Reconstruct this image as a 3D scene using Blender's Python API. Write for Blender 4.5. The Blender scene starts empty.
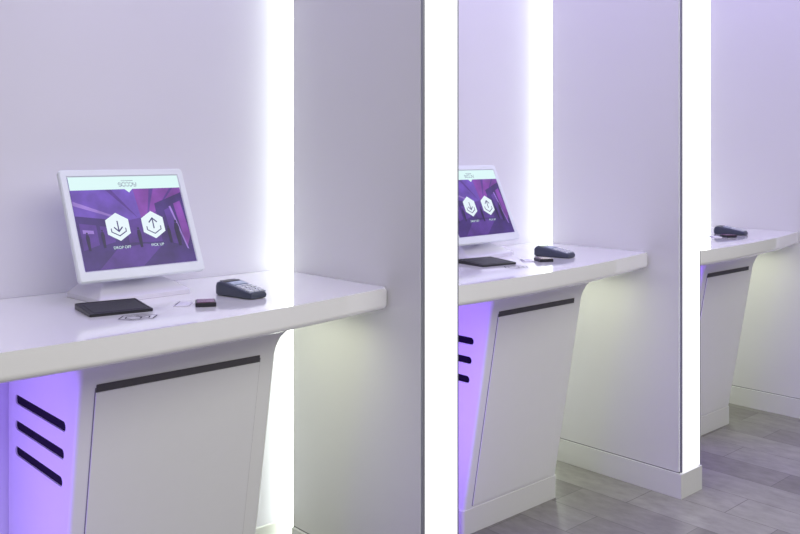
import bpy, bmesh, math
from mathutils import Vector, Matrix
scene = bpy.context.scene
C = bpy.context.collection
CT = 0.945   # counter top height
PITCH = 1.39
PT = 0.142   # partition thickness
PD = 0.624   # partition depth
WH = 2.9
WY = 0.07    # back wall plane

def lin(c):
    out = []
    for v in c:
        v = v/255.0
        out.append(v/12.92 if v <= 0.04045 else ((v+0.055)/1.055)**2.4)
    return (out[0], out[1], out[2], 1.0)

def mat(name, col, rough=0.5, metal=0.0, noise=0.0, nscale=20.0, bump=0.0, coat=0.0, spec=None):
    m = bpy.data.materials.new(name); m.use_nodes = True
    nt = m.node_tree; b = nt.nodes["Principled BSDF"]
    c = lin(col)
    b.inputs["Base Color"].default_value = c
    b.inputs["Roughness"].default_value = rough
    b.inputs["Metallic"].default_value = metal
    b.inputs["Coat Weight"].default_value = coat
    if spec is not None: b.inputs["Specular IOR Level"].default_value = spec
    tc = nt.nodes.new("ShaderNodeTexCoord")
    nz = nt.nodes.new("ShaderNodeTexNoise"); nz.inputs["Scale"].default_value = nscale
    nt.links.new(tc.outputs["Object"], nz.inputs["Vector"])
    if noise > 0:
        r = nt.nodes.new("ShaderNodeValToRGB")
        r.color_ramp.elements[0].color = (c[0]*(1-noise), c[1]*(1-noise), c[2]*(1-noise), 1)
        r.color_ramp.elements[1].color = (min(1, c[0]*(1+noise)), min(1, c[1]*(1+noise)), min(1, c[2]*(1+noise)), 1)
        nt.links.new(nz.outputs["Fac"], r.inputs["Fac"])
        nt.links.new(r.outputs["Color"], b.inputs["Base Color"])
    if bump > 0:
        bp = nt.nodes.new("ShaderNodeBump"); bp.inputs["Strength"].default_value = bump
        bp.inputs["Distance"].default_value = 0.002
        nt.links.new(nz.outputs["Fac"], bp.inputs["Height"])
        nt.links.new(bp.outputs["Normal"], b.inputs["Normal"])
    return m

def emat(name, col, strength):
    m = bpy.data.materials.new(name); m.use_nodes = True
    nt = m.node_tree; b = nt.nodes["Principled BSDF"]
    b.inputs["Base Color"].default_value = (0.02, 0.02, 0.02, 1) if strength < 1.15 else (0.8, 0.8, 0.8, 1)
    b.inputs["Roughness"].default_value = 0.35
    b.inputs["Emission Color"].default_value = lin(col)
    b.inputs["Emission Strength"].default_value = strength
    return m

def emat_noise(name, col, scale=14.0, amt=0.35):
    m = emat(name, col, 1.0); nt = m.node_tree; b = nt.nodes["Principled BSDF"]
    tc = nt.nodes.new("ShaderNodeTexCoord"); nz = nt.nodes.new("ShaderNodeTexNoise")
    nz.inputs["Scale"].default_value = scale; nz.inputs["Detail"].default_value = 5
    r = nt.nodes.new("ShaderNodeValToRGB"); c = lin(col)
    r.color_ramp.elements[0].position = 0.3; r.color_ramp.elements[1].position = 0.7
    r.color_ramp.elements[0].color = tuple(v*(1-amt) for v in c[:3])+(1,)
    r.color_ramp.elements[1].color = tuple(min(1, v*(1+amt)) for v in c[:3])+(1,)
    nt.links.new(tc.outputs["Object"], nz.inputs["Vector"]); nt.links.new(nz.outputs["Fac"], r.inputs[0])
    nt.links.new(r.outputs[0], b.inputs["Emission Color"])
    return m

M_wall = mat("wall_paint", (226, 223, 236), 0.55, noise=0.015, nscale=3)
M_part = mat("partition_laminate", (226, 225, 226), 0.34, noise=0.015, nscale=3)
M_base = mat("baseboard_paint", (226, 226, 224), 0.45)
M_gap = mat("shadow_gap", (130, 128, 130), 0.7)
M_trim = mat("aluminium_trim", (150, 152, 160), 0.4, metal=0.4)
M_counter = mat("solid_surface", (253, 252, 254), 0.08, noise=0.01, nscale=40, coat=0.6)
M_cab = mat("cabinet_surface", (243, 243, 244), 0.3, noise=0.01, nscale=30)
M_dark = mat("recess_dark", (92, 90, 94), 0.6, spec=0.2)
M_seam = mat("seam_grey", (130, 128, 136), 0.6)
M_vent = mat("vent_dark", (26, 14, 40), 0.7, spec=0.1)
M_mon = mat("monitor_plastic", (234, 238, 246), 0.35)
M_foot = mat("monitor_foot_plastic", (228, 224, 240), 0.3)
M_black = mat("black_leatherette", (20, 18, 24), 0.4, noise=0.2, nscale=200, bump=0.3)
M_term = mat("terminal_plastic", (62, 67, 84), 0.35, noise=0.05, nscale=100)
M_termp = mat("terminal_faceplate", (112, 118, 138), 0.4)
M_termk = mat("terminal_keys", (212, 214, 224), 0.45)
M_termd = mat("terminal_display", (170, 182, 204), 0.15)
M_termdk = mat("terminal_dark", (30, 28, 38), 0.35)
M_print = mat("printed_mark", (40, 32, 52), 0.6, spec=0.1)
M_purp = mat("reader_purple", (112, 36, 104), 0.25)
M_label = mat("paper_white", (226, 222, 236), 0.6)
M_strip = emat("led_diffuser", (242, 255, 236), 4.2)
M_panel = emat("led_panel", (250, 251, 255), 1.2)
E_cyan = emat("screen_banner_glow", (216, 244, 243), 1.0)
E_white = emat("screen_white_glow", (226, 240, 246), 1.0)
E_logo = emat("screen_ink", (62, 52, 120), 0.9)
E_p0 = emat_noise("screen_purple_mid", (84, 50, 142))
E_p1 = emat_noise("screen_purple_dark", (60, 36, 112))
E_p2 = emat_noise("screen_purple_light", (150, 118, 204))
E_p3 = emat_noise("screen_violet", (104, 72, 176))
E_p4 = emat_noise("screen_violet_black", (34, 22, 72))
E_p5 = emat_noise("screen_magenta", (124, 60, 160))

# floor
M_floor = bpy.data.materials.new("floor_stone_tiles"); M_floor.use_nodes = True
nt = M_floor.node_tree; b = nt.nodes["Principled BSDF"]
tc = nt.nodes.new("ShaderNodeTexCoord"); mp = nt.nodes.new("ShaderNodeMapping")
mp.inputs["Rotation"].default_value = (0, 0, math.radians(90))
br = nt.nodes.new("ShaderNodeTexBrick")
br.inputs["Scale"].default_value = 1.0
br.inputs["Brick Width"].default_value = 0.5
br.inputs["Row Height"].default_value = 0.19
br.inputs["Mortar Size"].default_value = 0.0016
br.inputs["Mortar Smooth"].default_value = 0.2
br.inputs["Color1"].default_value = lin((154, 152, 146)); br.inputs["Color2"].default_value = lin((120, 117, 113))
br.inputs["Mortar"].default_value = lin((98, 96, 93))
br.offset = 0.4
nz = nt.nodes.new("ShaderNodeTexNoise"); nz.inputs["Scale"].default_value = 12; nz.inputs["Detail"].default_value = 10
nz.inputs["Roughness"].default_value = 0.65
mp2 = nt.nodes.new("ShaderNodeMapping"); mp2.inputs["Scale"].default_value = (2.0, 0.9, 1)
mx = nt.nodes.new("ShaderNodeMixRGB"); mx.blend_type = 'OVERLAY'; mx.inputs[0].default_value = 0.5
nt.links.new(tc.outputs["Object"], mp.inputs[0]); nt.links.new(mp.outputs[0], br.inputs["Vector"])
nt.links.new(tc.outputs["Object"], mp2.inputs[0]); nt.links.new(mp2.outputs[0], nz.inputs["Vector"])
nt.links.new(br.outputs["Color"], mx.inputs[1]); nt.links.new(nz.outputs["Fac"], mx.inputs[2])
nt.links.new(mx.outputs[0], b.inputs["Base Color"])
b.inputs["Roughness"].default_value = 0.36

# ---------- geometry helpers
def obj_from_bm(name, bm, m, parent=None, smooth=False, bevel=0.0, bseg=2):
    bmesh.ops.recalc_face_normals(bm, faces=bm.faces)
    me = bpy.data.meshes.new(name); bm.to_mesh(me); bm.free()
    mats = m if isinstance(m, (list, tuple)) else [m]
    for k in mats: me.materials.append(k)
    o = bpy.data.objects.new(name, me); C.objects.link(o)
    if parent: o.parent = parent
    if bevel > 0:
        md = o.modifiers.new("bevel", 'BEVEL'); md.width = bevel; md.segments = bseg; md.limit_method = 'ANGLE'
        md.angle_limit = math.radians(40)
    if smooth:
        for p in me.polygons: p.use_smooth = True
        md = o.modifiers.new("wn", 'WEIGHTED_NORMAL'); md.keep_sharp = True
        me.set_sharp_from_angle(angle=math.radians(40))
    return o

def add_box(bm, x0, x1, y0, y1, z0, z1, mi=0):
    vs = [bm.verts.new(p) for p in [(x0,y0,z0),(x1,y0,z0),(x1,y1,z0),(x0,y1,z0),(x0,y0,z1),(x1,y0,z1),(x1,y1,z1),(x0,y1,z1)]]
    for f in [(0,3,2,1),(4,5,6,7),(0,1,5,4),(1,2,6,5),(2,3,7,6),(3,0,4,7)]:
        fc = bm.faces.new([vs[i] for i in f]); fc.material_index = mi

def box(name, x0, x1, y0, y1, z0, z1, m, parent=None, bevel=0.0, bseg=2):
    bm = bmesh.new(); add_box(bm, x0, x1, y0, y1, z0, z1)
    return obj_from_bm(name, bm, m, parent, smooth=bevel > 0, bevel=bevel, bseg=bseg)

def loft(bm, loops, cap=True, mi=0):
    rings = [[bm.verts.new(p) for p in L] for L in loops]
    n = len(rings[0])
    for a, c in zip(rings[:-1], rings[1:]):
        for i in range(n):
            f = bm.faces.new([a[i], a[(i+1) % n], c[(i+1) % n], c[i]]); f.material_index = mi
    if cap:
        bm.faces.new(rings[0][::-1]).material_index = mi
        bm.faces.new(rings[-1]).material_index = mi
    return rings

def rrect(x0, x1, y0, y1, r, n=5):
    pts = []
    r = min(r, (x1-x0)/2.001, (y1-y0)/2.001)
    for cx, cy, a0 in [(x1-r, y1-r, 0), (x0+r, y1-r, 90), (x0+r, y0+r, 180), (x1-r, y0+r, 270)]:
        for i in range(n+1):
            a = math.radians(a0+90*i/n); pts.append((cx+r*math.cos(a), cy+r*math.sin(a)))
    return pts

def ribbon(bm, pts, w, closed=False, y=0.0, mi=0):
    """flat stroke in the local xz plane"""
    P = [Vector((p[0], p[1])) for p in pts]; n = len(P); L = []; R = []
    for i in range(n):
        if closed: a, c = P[i-1], P[(i+1) % n]
        else: a, c = P[max(i-1, 0)], P[min(i+1, n-1)]
        d1 = (P[i]-a); d2 = (c-P[i])
        if d1.length < 1e-9: d1 = d2
        if d2.length < 1e-9: d2 = d1
        d1 = d1.normalized(); d2 = d2.normalized()
        t = (d1+d2).normalized(); nrm = Vector((-t.y, t.x))
        k = max(0.35, nrm.dot(Vector((-d1.y, d1.x))))
        L.append(P[i]+nrm*w/2/k); R.append(P[i]-nrm*w/2/k)
    lv = [bm.verts.new((p.x, y, p.y)) for p in L]; rv = [bm.verts.new((p.x, y, p.y)) for p in R]
    for i in range(n if closed else n-1):
        j = (i+1) % n
        f = bm.faces.new([lv[i], rv[i], rv[j], lv[j]]); f.material_index = mi

def poly(bm, pts, y=0.0, mi=0):
    f = bm.faces.new([bm.verts.new((p[0], y, p[1])) for p in pts]); f.material_index = mi

def flat_obj(name, bm, m, parent):
    for f in bm.faces:
        f.normal_update()
        if f.normal.y > 0: f.normal_flip()
    me = bpy.data.meshes.new(name); bm.to_mesh(me); bm.free()
    for k in (m if isinstance(m, (list, tuple)) else [m]): me.materials.append(k)
    o = bpy.data.objects.new(name, me); C.objects.link(o); o.parent = parent
    return o

def text_obj(name, body, size, m, parent, loc, rot=(math.pi/2, 0, 0)):
    cu = bpy.data.curves.new(name, 'FONT'); cu.body = body; cu.size = size; cu.align_x = 'CENTER'; cu.align_y = 'CENTER'
    t = bpy.data.objects.new(name+"_tmp", cu); C.objects.link(t)
    bpy.context.view_layer.update()
    me = bpy.data.meshes.new_from_object(t.evaluated_get(bpy.context.evaluated_depsgraph_get()))
    bpy.data.objects.remove(t)
    me.materials.clear(); me.materials.append(m)
    o = bpy.data.objects.new(name, me); C.objects.link(o); o.parent = parent; o.location = loc; o.rotation_euler = rot
    return o

def root(name, loc, label, category, rz=0.0, group=None):
    e = bpy.data.objects.new(name, None); C.objects.link(e); e.empty_display_size = 0.05
    e.location = loc; e.rotation_euler = (0, 0, rz)
    e["label"] = label; e["category"] = category
    if group: e["group"] = group
    return e

def dup(o, dx=0, parent=None):
    c = o.copy(); C.objects.link(c)
    if parent is None: c.location = Vector(o.location)+Vector((dx, 0, 0))
    else: c.parent = parent
    for ch in list(o.children):
        dup(ch, parent=c)
    return c

def struct(o):
    o["kind"] = "structure"
    return o

# ---------- room shell
struct(box("floor", -6, 6, -6, WY+0.1, -0.1, 0, M_floor))
struct(box("wall_back", -6, 4.0, WY, WY+0.1, 0, WH, M_wall))
XR = [-PITCH, 0.0, PITCH]    # left face of the partition closing each bay
CXL = [-0.893, -0.868, -0.838]
for i, x in enumerate(XR):
    x0 = x-PITCH+PT
    struct(box("baseboard_back", x0+0.002, x+CXL[i]-0.012, WY-0.012, WY-0.001, 0, 0.098, M_base, bevel=0.001))
    struct(box("baseboard_back", x-0.340, x+0.018, WY-0.012, WY-0.001, 0, 0.098, M_base, bevel=0.001))

# ---------- partitions
p = root("partition", (XR[0], 0, 0), "white partition wall with glowing white end panel and grey metal corner trim", "partition", group="white booth partitions")
box("panel", 0, PT, -PD+0.012, 0, 0, WH, M_part, p)
box("wall_channel", 0.055, PT, 0.0005, WY-0.0005, 0, WH, M_part, p)
box("corner_trim", -0.0012, 0.007, -PD-0.001, -PD+0.007, 0.101, WH, M_trim, p)
box("corner_trim", PT-0.0035, PT+0.001, -PD-0.001, -PD+0.007, 0.101, WH, M_trim, p)
lp = box("light_panel", 0.007, PT-0.0035, -PD, -PD+0.0119, 0.101, WH, M_panel, p)
lp["label"] = "glowing white diffuser panel"
bmb = bmesh.new()
add_box(bmb, -0.009, PT+0.009, -PD-0.004, -0.003, 0, 0.096)
obj_from_bm("baseboard", bmb, M_base, p, bevel=0.001)
bmb = bmesh.new()
add_box(bmb, -0.001, PT+0.001, -PD+0.010, -0.003, 0.0962, 0.0995)
sg_ = obj_from_bm("shadow_gap", bmb, M_gap, p); sg_["label"] = "thin dark line above the baseboard"
for k in (1, 2): dup(p, dx=PITCH*k)

# ---------- strip lights tucked behind each partition edge, washing the back wall
s0 = root("strip_light", (XR[0], 0, 0), "vertical glowing white light strip in the wall corner", "light strip", group="vertical wall light strips")
box("diffuser", 0.020, 0.0545, 0.003, WY-0.0008, 0.0, WH, M_strip, s0)
for k in (1, 2): dup(s0, dx=PITCH*k)

# ---------- counters
def catmull(pts, n=8):
    out = []
    P = [pts[0]]+pts+[pts[-1]]
    for i in range(1, len(P)-2):
        for k in range(n):
            t = k/n
            q = [0.5*((2*P[i][d])+(-P[i-1][d]+P[i+1][d])*t+(2*P[i-1][d]-5*P[i][d]+4*P[i+1][d]-P[i+2][d])*t*t+(-P[i-1][d]+3*P[i][d]-3*P[i+1][d]+P[i+2][d])*t**3) for d in (0, 1)]
            out.append(tuple(q))
    out.append(pts[-1]); return out

TH = 0.064
cr = root("countertop", (XR[0], 0, 0), "glossy white solid-surface countertop with curved thick front edge", "countertop", group="white booth countertops")
front = catmull([(-PITCH+PT+0.0025, -0.592), (-1.1, -0.600), (-0.8, -0.592), (-0.4, -0.552), (-0.020, -0.484)])
outline = front[:]
for i in range(1, 7):
    a = math.radians(-90+90*i/6)
    outline.append((-0.020+0.019*math.cos(a), -0.465+0.019*math.sin(a)))
outline += [(-0.001, 0.0), (-0.001, WY-0.002), (-PITCH+PT+0.0025, WY-0.002)]
bm = bmesh.new()
bot = [bm.verts.new((x, y, CT-TH)) for x, y in outline]
top = [bm.verts.new((x, y, CT)) for x, y in outline]
n = len(outline)
bm.faces.new(bot[::-1]); bm.faces.new(top)
for i in range(n): bm.faces.new([bot[i], bot[(i+1) % n], top[(i+1) % n], top[i]])
nf = len(front)+6
sel_t = []
for i in range(nf-1):
    e = bm.edges.get((top[i], top[i+1])); sel_t.append(e)
bmesh.ops.bevel(bm, geom=sel_t, offset=0.010, segments=5, profile=0.5, affect='EDGES')
bm.edges.ensure_lookup_table()
sel_b = []
for e in bm.edges:
    if all(abs(v.co.z-(CT-TH)) < 1e-6 for v in e.verts) and all(v.co.y < -0.46 for v in e.verts): sel_b.append(e)
bmesh.ops.bevel(bm, geom=sel_b, offset=0.017, segments=5, profile=0.5, affect='EDGES')
slab = obj_from_bm("slab", bm, M_counter, cr, smooth=True)
for k in (1, 2): dup(cr, dx=PITCH*k)

# ---------- cabinets
CX1 = -0.350
def fy(z): return -0.272-0.177*z
VZ = [(0.688, -0.334), (0.620, -0.324), (0.552, -0.314)]
def slab_on_front(name, x0, x1, z0, z1, t0, t1, m, parent, bevel=0.0):
    bm = bmesh.new()
    def P(x, z, t): return (x, fy(z)-t, z-0.177*t)
    vs = [bm.verts.new(P(*q)) for q in [(x0,z0,t0),(x1,z0,t0),(x1,z1,t0),(x0,z1,t0),(x0,z0,t1),(x1,z0,t1),(x1,z1,t1),(x0,z1,t1)]]
    for f in [(0,3,2,1),(4,5,6,7),(0,1,5,4),(1,2,6,5),(2,3,7,6),(3,0,4,7)]: bm.faces.new([vs[i] for i in f])
    return obj_from_bm(name, bm, m, parent, smooth=bevel > 0, bevel=bevel)
def make_cabinet(X, CX0):
    cb = root("cabinet", (X, 0, 0), "white tapered cabinet pedestal with door and three side vent slots", "cabinet", group="white booth cabinets")
    loops = []
    for z, e in [(0.0, 0), (0.2, 0), (0.45, 0), (0.7, 0), (0.795, 0), (0.812, 0.002), (0.828, 0.006), (0.842, 0.013), (0.855, 0.024), (0.866, 0.040), (0.874, 0.058), (CT-TH-0.0005, 0.088)]:
        r = 0.012+e*0.5
        loops.append([(x, y, z) for x, y in rrect(CX0-e, CX1+e, fy(min(z, 0.83))-e, WY-0.003, r)])
    bm = bmesh.new(); loft(bm, loops)
    body = obj_from_bm("body", bm, M_cab, cb)
    cut = bmesh.new()
    for zc, yf in VZ:
        lo = [[(xx, y, z) for y, z in rrect(yf, 0.005, zc-0.0125, zc+0.0125, 0.0124, 6)] for xx in (CX0-0.05, CX0+0.022)]
        loft(cut, lo)
    cutter = obj_from_bm("cutter", cut, M_vent)
    cutter.location = cb.location
    bpy.context.view_layer.update()
    md = body.modifiers.new("b", 'BOOLEAN'); md.operation = 'DIFFERENCE'; md.object = cutter; md.solver = 'EXACT'
    bpy.context.view_layer.update()
    me = bpy.data.meshes.new_from_object(body.evaluated_get(bpy.context.evaluated_depsgraph_get()))
    body.modifiers.clear(); body.data = me
    bpy.data.objects.remove(cutter)
    for pg in me.polygons: pg.use_smooth = True
    me.set_sharp_from_angle(angle=math.radians(35))
    for zc, yf in VZ:
        bm = bmesh.new()
        lo = [[(xx, y, z) for y, z in rrect(yf+0.0005, 0.0045, zc-0.0121, zc+0.0121, 0.012, 6)] for xx in (CX0+0.004, CX0+0.0215)]
        loft(bm, lo); v = obj_from_bm("vent_slot", bm, M_vent, cb); v["label"] = "dark violet rounded vent slot"
    bm = bmesh.new()
    loft(bm, [[(x, y, z) for x, y in rrect(CX0-0.006, CX1+0.006, fy(0.05)-0.008, WY-0.015, 0.012)] for z in (0.0, 0.088)])
    obj_from_bm("plinth", bm, M_base, cb, smooth=True, bevel=0.001)
    DX0, DX1 = CX0+0.040, CX1-0.052
    slab_on_front("door", DX0, DX1, 0.100, 0.779, 0.0004, 0.004, M_cab, cb, bevel=0.0008)
    slab_on_front("door_seam", DX0-0.002, DX1+0.002, 0.098, 0.790, 0.0001, 0.0012, M_seam, cb)
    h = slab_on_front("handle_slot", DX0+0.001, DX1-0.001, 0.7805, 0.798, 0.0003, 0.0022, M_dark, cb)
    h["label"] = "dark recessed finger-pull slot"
for X, c0 in zip(XR, CXL): make_cabinet(X, c0)

# ---------- monitor
mo = root("touch_monitor", (XR[0]-0.622, -0.100, CT), "white framed touch monitor showing purple screen with two hexagon icons", "monitor", rz=math.radians(3.5), group="white kiosk monitors")
TILT = math.radians(-24)
PL = (0, -0.090, 0.061)
W, Hh = 0.373, 0.315
def xz(x0, x1, z0, z1, r, y): return [(a, y, c) for a, c in rrect(x0, x1, z0, z1, r)]
bm = bmesh.new()
loft(bm, [xz(-0.12, 0.12, 0.06, 0.25, 0.03, 0.052), xz(-0.155, 0.155, 0.03, 0.285, 0.03, 0.036),
          xz(-W/2+0.003, W/2-0.003, 0.003, Hh-0.003, 0.010, 0.018), xz(-W/2, W/2, 0, Hh, 0.010, 0.014),
          xz(-W/2, W/2, 0, Hh, 0.010, 0.003), xz(-W/2+0.003, W/2-0.003, 0.003, Hh-0.003, 0.008, 0.0),
          xz(-0.1690, 0.1690, 0.0265, 0.2965, 0.003, 0.0), xz(-0.1665, 0.1665, 0.029, 0.294, 0.002, 0.004)])
hs = obj_from_bm("housing", bm, M_mon, mo, smooth=True); hs.location = PL; hs.rotation_euler = (TILT, 0, 0)
SX0, SX1, SZ0, SZ1 = -0.1655, 0.1655, 0.030, 0.2930
bm = bmesh.new(); add_box(bm, SX0, SX1, 0.0022, 0.0038, SZ0, SZ1)
sc = obj_from_bm("screen", bm, E_p0, mo); sc.location = PL; sc.rotation_euler = (TILT, 0, 0)
sc["label"] = "glowing screen with purple shop picture and icons"
SW = SX1-SX0; SH = SZ1-SZ0
def S(u, v): return (SX0+u*SW, SZ1-v*SH)
BN = 0.145
bm = bmesh.new()
def sp(pts, y, mi): poly(bm, [S(*q) for q in pts], y, mi)
# mats: 0 mid 1 dark 2 light 3 violet 4 blackish 5 magenta
sp([(0, BN), (1, BN), (1, 1), (0, 1)], 0.00215, 0)
sp([(0, BN), (.55, BN), (.57, .47), (.42, .50), (0, .42)], 0.0020, 3)
sp([(.55, BN), (1, BN), (1, .30), (.72, .44), (.57, .47)], 0.0020, 5)
for a, wd in ((.30, .05), (.70, .04), (.9, .03)):
    sp([(a, BN), (a+wd, BN), (.58+(a-.5)*.25+.006, .46), (.58+(a-.5)*.25, .46)], 0.0019, 0)
sp([(0, .26), (.30, .42), (.42, .46), (.42, .475), (.29, .44), (0, .31)], 0.0017, 2)
sp([(0, .42), (.42, .50), (.42, .74), (0, .88)], 0.0018, 1)
sp([(.02, .50), (.16, .53), (.16, .74), (.02, .79)], 0.0016, 0)
sp([(.04, .57), (.13, .585), (.13, .62), (.04, .61)], 0.0014, 2)
sp([(.19, .54), (.30, .56), (.30, .72), (.19, .75)], 0.0016, 0)
sp([(.42, .50), (.72, .45), (.72, .75), (.42, .72)], 0.0018, 0)
sp([(.72, .32), (1, .20), (1, .90), (.72, .75)], 0.0017, 1)
sp([(.80, .40), (.86, .37), (.90, .80), (.82, .78)], 0.0015, 0)
sp([(.90, .33), (.97, .30), (1, .70), (.94, .84)], 0.0015, 5)
sp([(.85, .36), (.868, .355), (.955, .86), (.94, .85)], 0.0013, 2)
sp([(0, .88), (.42, .74), (.72, .75), (1, .90), (1, 1), (0, 1)], 0.0016, 1)
sp([(.30, .80), (.55, .76), (.70, .80), (.50, 1), (.12, 1)], 0.0014, 0)
for x, y0, s in [(.20, .60, .8), (.52, .60, .9), (.07, .62, .8), (.88, .55, 1.2), (.80, .60, .8)]:
    hd = []
    for k in range(8):
        an = k*math.pi/4; hd.append((x+.010*s*math.cos(an), y0-.012*s+.014*s*math.sin(an)))
    sp(hd, 0.0012, 4)
    sp([(x-.012*s, y0+.005), (x+.012*s, y0+.005), (x+.02*s, y0+.05*s), (x+.017*s, y0+.12*s), (x+.012*s, y0+.22*s), (x-.012*s, y0+.22*s), (x-.017*s, y0+.12*s), (x-.02*s, y0+.05*s)], 0.0011, 4)
flat_obj("screen_picture", bm, [E_p0, E_p1, E_p2, E_p3, E_p4, E_p5], sc)
bm = bmesh.new()
poly(bm, [S(0, 0), S(1, 0), S(1, BN), S(.545, BN), S(.51, BN+.04), S(.475, BN), S(0, BN)], 0.0010)
bn = flat_obj("screen_banner", bm, E_cyan, sc); bn["label"] = "pale mint-white banner"
def hexpts(cx, cz, rx, rz, rot=90): return [(cx+rx*math.cos(math.radians(rot+60*k)), cz+rz*math.sin(math.radians(rot+60*k))) for k in range(6)]
lx, lz = S(.51, .092)
def logo(bm, cx, cz, u, w, y, inner=None, ky=1.0):
    def stroke(ww, yy, mi):
        def st(pts, dy=0.0, closed=False): ribbon(bm, [(cx+a*u, cz+b_*u*ky) for a, b_ in pts], ww, closed, yy-dy, mi)
        st([(-3.0, .55), (-3.6, .9), (-4.2, .55), (-4.2, .2), (-3.0, -.25), (-3.0, -.6), (-3.6, -.9), (-4.2, -.55)])
        for k in range(3): st(hexpts(-1.75+k*1.6, 0, 1.0, .95), 0.00003*k, True)
        st([(2.75, .85), (2.75, 0), (3.4, -.4), (4.05, 0)], .0001); st([(4.05, .85), (4.05, -.6), (3.4, -1.05), (2.8, -.8)], .00012)
    stroke(w, y, 0)
    if inner: stroke(inner, y-0.0003, 1)
bm = bmesh.new()
logo(bm, lx, lz, 0.0064, 0.0025, 0.0006, 0.0011)
ribbon(bm, [(lx-.018, lz+.0108), (lx+.018, lz+.0108)], .0012, False, .0004)
flat_obj("screen_logo", bm, [E_logo, E_cyan], sc)
for fx, down, word in [(.345, True, "DROP OFF"), (.665, False, "PICK UP")]:
    cx, cz = S(fx, .56)
    bm = bmesh.new(); poly(bm, hexpts(cx, cz, 0.0385, 0.0405), 0.0006)
    ic = flat_obj("hexagon_icon", bm, E_white, sc)
    bm = bmesh.new(); sg = -1 if down else 1
    ribbon(bm, [(cx, cz-sg*0.014+0.003), (cx, cz+sg*0.016+0.003)], 0.0036, False, 0.0001)
    ribbon(bm, [(cx-0.0125, cz+sg*0.004+0.003), (cx, cz+sg*0.0165+0.003), (cx+0.0125, cz+sg*0.004+0.003)], 0.0036, False, 0.0)
    ribbon(bm, [(cx-0.021, cz-0.004), (cx-0.021, cz-0.014), (cx, cz-0.026), (cx+0.021, cz-0.014), (cx+0.021, cz-0.004)], 0.0028, False, 0.0002)
    flat_obj("arrow_symbol", bm, E_logo, sc)
    tx, tz = S(fx, .785)
    text_obj("icon_text", word, 0.0108, E_cyan, sc, (tx, 0.0004, tz))
# neck + foot
bm = bmesh.new()
loft(bm, [[(x, y, z) for x, y in rrect(-w, w, y0, y1, 0.01)] for z, w, y0, y1 in [(0.030, 0.060, 0.0, 0.075), (0.06, 0.052, -0.012, 0.06), (0.12, 0.047, -0.004, 0.052), (0.16, 0.045, 0.016, 0.045)]])
obj_from_bm("neck", bm, M_foot, mo, smooth=True)
bm = bmesh.new()
loft(bm, [[(x, y, z) for x, y in rrect(-w, w, y0, y1, r)] for z, w, y0, y1, r in [(0.0002, 0.136, -0.092, 0.10, 0.006), (0.012, 0.136, -0.092, 0.10, 0.006), (0.014, 0.134, -0.090, 0.098, 0.006), (0.050, 0.085, -0.010, 0.085, 0.006)]])
obj_from_bm("foot", bm, M_foot, mo, smooth=False, bevel=0.0008)
dup(mo, dx=PITCH)

# ---------- black card holder
tr = root("black_card_holder", (XR[0]-0.757, -0.295, CT), "flat black leatherette card holder on the white countertop", "card holder", rz=math.radians(-8), group="black countertop card holders")
def wedge(pts_z):
    out = []
    for base, top, a, c in pts_z:
        out.append([(x, y, base if base is not None else top+0.05*(y+0.08)) for x, y in rrect(-a, a, -c, c, 0.003)])
    return out
bm = bmesh.new()
loft(bm, wedge([(.0002, 0, .076, .070), (.0015, 0, .077, .071), (None, .0060, .077, .071), (None, .0068, .075, .069), (None, .0068, .072, .066), (None, .0058, .071, .065)]))
obj_from_bm("holder_base", bm, M_black, tr, smooth=True)
bm = bmesh.new()
loft(bm, wedge([(None, .0060, .064, .058), (None, .0068, .063, .057)]))
obj_from_bm("pad", bm, M_black, tr)
dup(tr, dx=PITCH)

# ---------- printed contact mark on counter
mk = root("contact_mark", (XR[0]-0.757, -0.430, CT+0.0009), "small dark outlined hexagonal logo printed on the countertop", "sticker", rz=math.radians(-6), group="printed countertop marks")
bm = bmesh.new()
ribbon(bm, hexpts(0, 0, 0.047, 0.040, 0), 0.0030, True, -0.0003)
ribbon(bm, hexpts(-0.011, 0, 0.020, 0.022, 0), 0.0030, True, 0.0)
ribbon(bm, [(0.002, -0.019), (0.020, -0.019), (0.029, 0), (0.020, 0.019), (0.002, 0.019)], 0.0030, False, -0.0001)
ribbon(bm, [(0.004, 0), (0.018, 0)], 0.0030, False, -0.0002)
me = bpy.data.meshes.new("print")
for v in bm.verts: v.co = Vector((v.co.x, v.co.z, -v.co.y))
for f in bm.faces:
    f.normal_update()
    if f.normal.z < 0: f.normal_flip()
bm.to_mesh(me); bm.free(); me.materials.append(M_print)
o = bpy.data.objects.new("print", me); C.objects.link(o); o.parent = mk
dup(mk, dx=PITCH)

# ---------- small reader
rd = root("card_reader", (XR[0]-0.550, -0.386, CT), "small dark purple card reader block lying on white countertop", "card reader", rz=math.radians(-28), group="small card readers")
bm = bmesh.new()
loft(bm, [[(x, y, z) for x, y in rrect(-a, a, -c, c, 0.003)] for z, a, c in [(0.0002, .025, .030), (.002, .026, .031), (.009, .026, .031), (.011, .025, .030)]])
obj_from_bm("reader_body", bm, M_termdk, rd, smooth=True)
box("reader_top", -.022, .022, -.027, .027, .0111, .0122, M_purp, rd, bevel=.0004)
lb = root("white_label_card", (XR[0]-0.586, -0.338, CT), "thin pale paper card beside the small card reader", "card", rz=math.radians(-40), group="thin white cards")
box("paper", -.020, .018, -.038, .028, .0002, .0030, M_label, lb)
ed = box("printed_line", -.018, -.014, -.036, .026, .00301, .0034, M_seam, lb)
for k in (1, 2):
    dup(rd, dx=PITCH*k); dup(lb, dx=PITCH*k)

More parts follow.
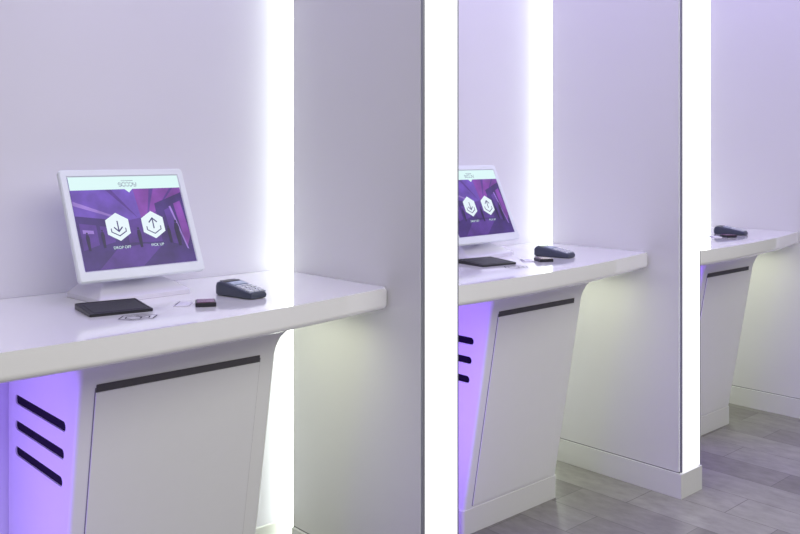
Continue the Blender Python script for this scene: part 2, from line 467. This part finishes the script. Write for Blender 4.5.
# ---------- payment terminal
pt = root("payment_terminal", (XR[0]-0.404, -0.322, CT), "dark grey handheld card payment terminal on the countertop", "payment terminal", rz=math.radians(8), group="dark grey payment terminals")
pt.scale = (0.86, 0.84, 0.84)
bm = bmesh.new()
secs = []
for y, w, zb, zt in [(-.092, .022, .004, .013), (-.088, .032, .001, .019), (-.06, .038, 0, .026), (-.02, .038, 0, .032), (.02, .039, 0, .039), (.035, .041, 0, .043), (.055, .043, 0, .047), (.072, .042, 0, .045), (.083, .036, .001, .037), (.088, .027, .005, .027)]:
    secs.append([(x, y, z) for x, z in rrect(-w, w, zb+.0002, zt, .009, 5)])
loft(bm, secs); obj_from_bm("terminal_body", bm, M_term, pt, smooth=True)
def sloped(name, x0, x1, y0, y1, z0, z1, th, m, parent):
    bm = bmesh.new()
    vs = [bm.verts.new(q) for q in [(x0,y0,z0),(x1,y0,z0),(x1,y1,z1),(x0,y1,z1),(x0,y0,z0+th),(x1,y0,z0+th),(x1,y1,z1+th),(x0,y1,z1+th)]]
    for f in [(0,3,2,1),(4,5,6,7),(0,1,5,4),(1,2,6,5),(2,3,7,6),(3,0,4,7)]: bm.faces.new([vs[i] for i in f])
    return obj_from_bm(name, bm, m, parent)
sloped("terminal_faceplate", -.0335, .0335, -.083, .036, .0195, .0415, .0030, M_termp, pt)
sloped("terminal_display", -.028, .028, .002, .032, .0382, .0437, .0022, M_termd, pt)
sloped("printer_cover", -.030, .030, .043, .070, .0442, .0462, .0018, M_termdk, pt)
bm = bmesh.new()
for r in range(4):
    for c in range(3):
        x = -.0295+c*.0205; y = -.079+r*.0185
        z = .0215+(y+.083)*0.185
        vs = [bm.verts.new(q) for q in [(x,y,z),(x+.0165,y,z),(x+.0165,y+.012,z+.002),(x,y+.012,z+.002),(x,y,z+.005),(x+.0165,y,z+.005),(x+.0165,y+.012,z+.007),(x,y+.012,z+.007)]]
        for f in [(0,3,2,1),(4,5,6,7),(0,1,5,4),(1,2,6,5),(2,3,7,6),(3,0,4,7)]: bm.faces.new([vs[i] for i in f])
kp = obj_from_bm("keypad", bm, M_termk, pt)
for k in (1, 2): dup(pt, dx=PITCH*k)

# ---------- lights
def area(name, loc, rot, sx, sy, col, power, spread=180):
    l = bpy.data.lights.new(name, 'AREA'); l.shape = 'RECTANGLE'; l.size = sx; l.size_y = sy
    l.color = col; l.energy = power; l.spread = math.radians(spread)
    o = bpy.data.objects.new(name, l); C.objects.link(o); o.location = loc; o.rotation_euler = rot
    return o
for x in XR:
    area("undercounter_light_and_fill", (x-PITCH+PT+0.02, -0.27, 0.46), (0, math.radians(-90), 0), 0.80, 0.5, (0.29, 0.13, 1.0), 2.3, 150)
    # added pale fill, no fixture; stands in for strip light spilling onto lower partition
    area("undercounter_light_and_fill", (x-0.20, -0.22, 0.872), (0, math.radians(10), 0), 0.24, 0.36, (0.95, 1.0, 0.72), 0.75, 180)
area("ceiling_light_and_fill", (0.5, -0.7, 3.3), (0, 0, 0), 6.0, 1.0, (0.50, 0.40, 1.0), 78)
area("ceiling_light_and_fill", (-1.5, -3.4, 3.0), (math.radians(40), 0, 0), 6.0, 2.0, (1.0, 0.99, 0.93), 88)  # added neutral front fill, no known fixture, to brighten counters and cabinets

w = bpy.data.worlds.new("world"); scene.world = w; w.use_nodes = True
bg = w.node_tree.nodes["Background"]; bg.inputs[0].default_value = (0.95, 0.97, 0.90, 1); bg.inputs[1].default_value = 0.235

# ---------- camera
cam = bpy.data.cameras.new("camera"); co = bpy.data.objects.new("camera", cam); C.objects.link(co)
f = 876.0
cam.sensor_width = 36; cam.lens = 36*f/800
cam.shift_y = -(267-155)/800
yaw = math.atan2(960.0, 876.0)
co.location = (-3.095, -2.397, 1.333)
co.rotation_euler = (math.radians(90), 0, yaw-math.radians(90))
scene.camera = co
scene.view_settings.view_transform = 'Standard'
scene.view_settings.look = 'None'
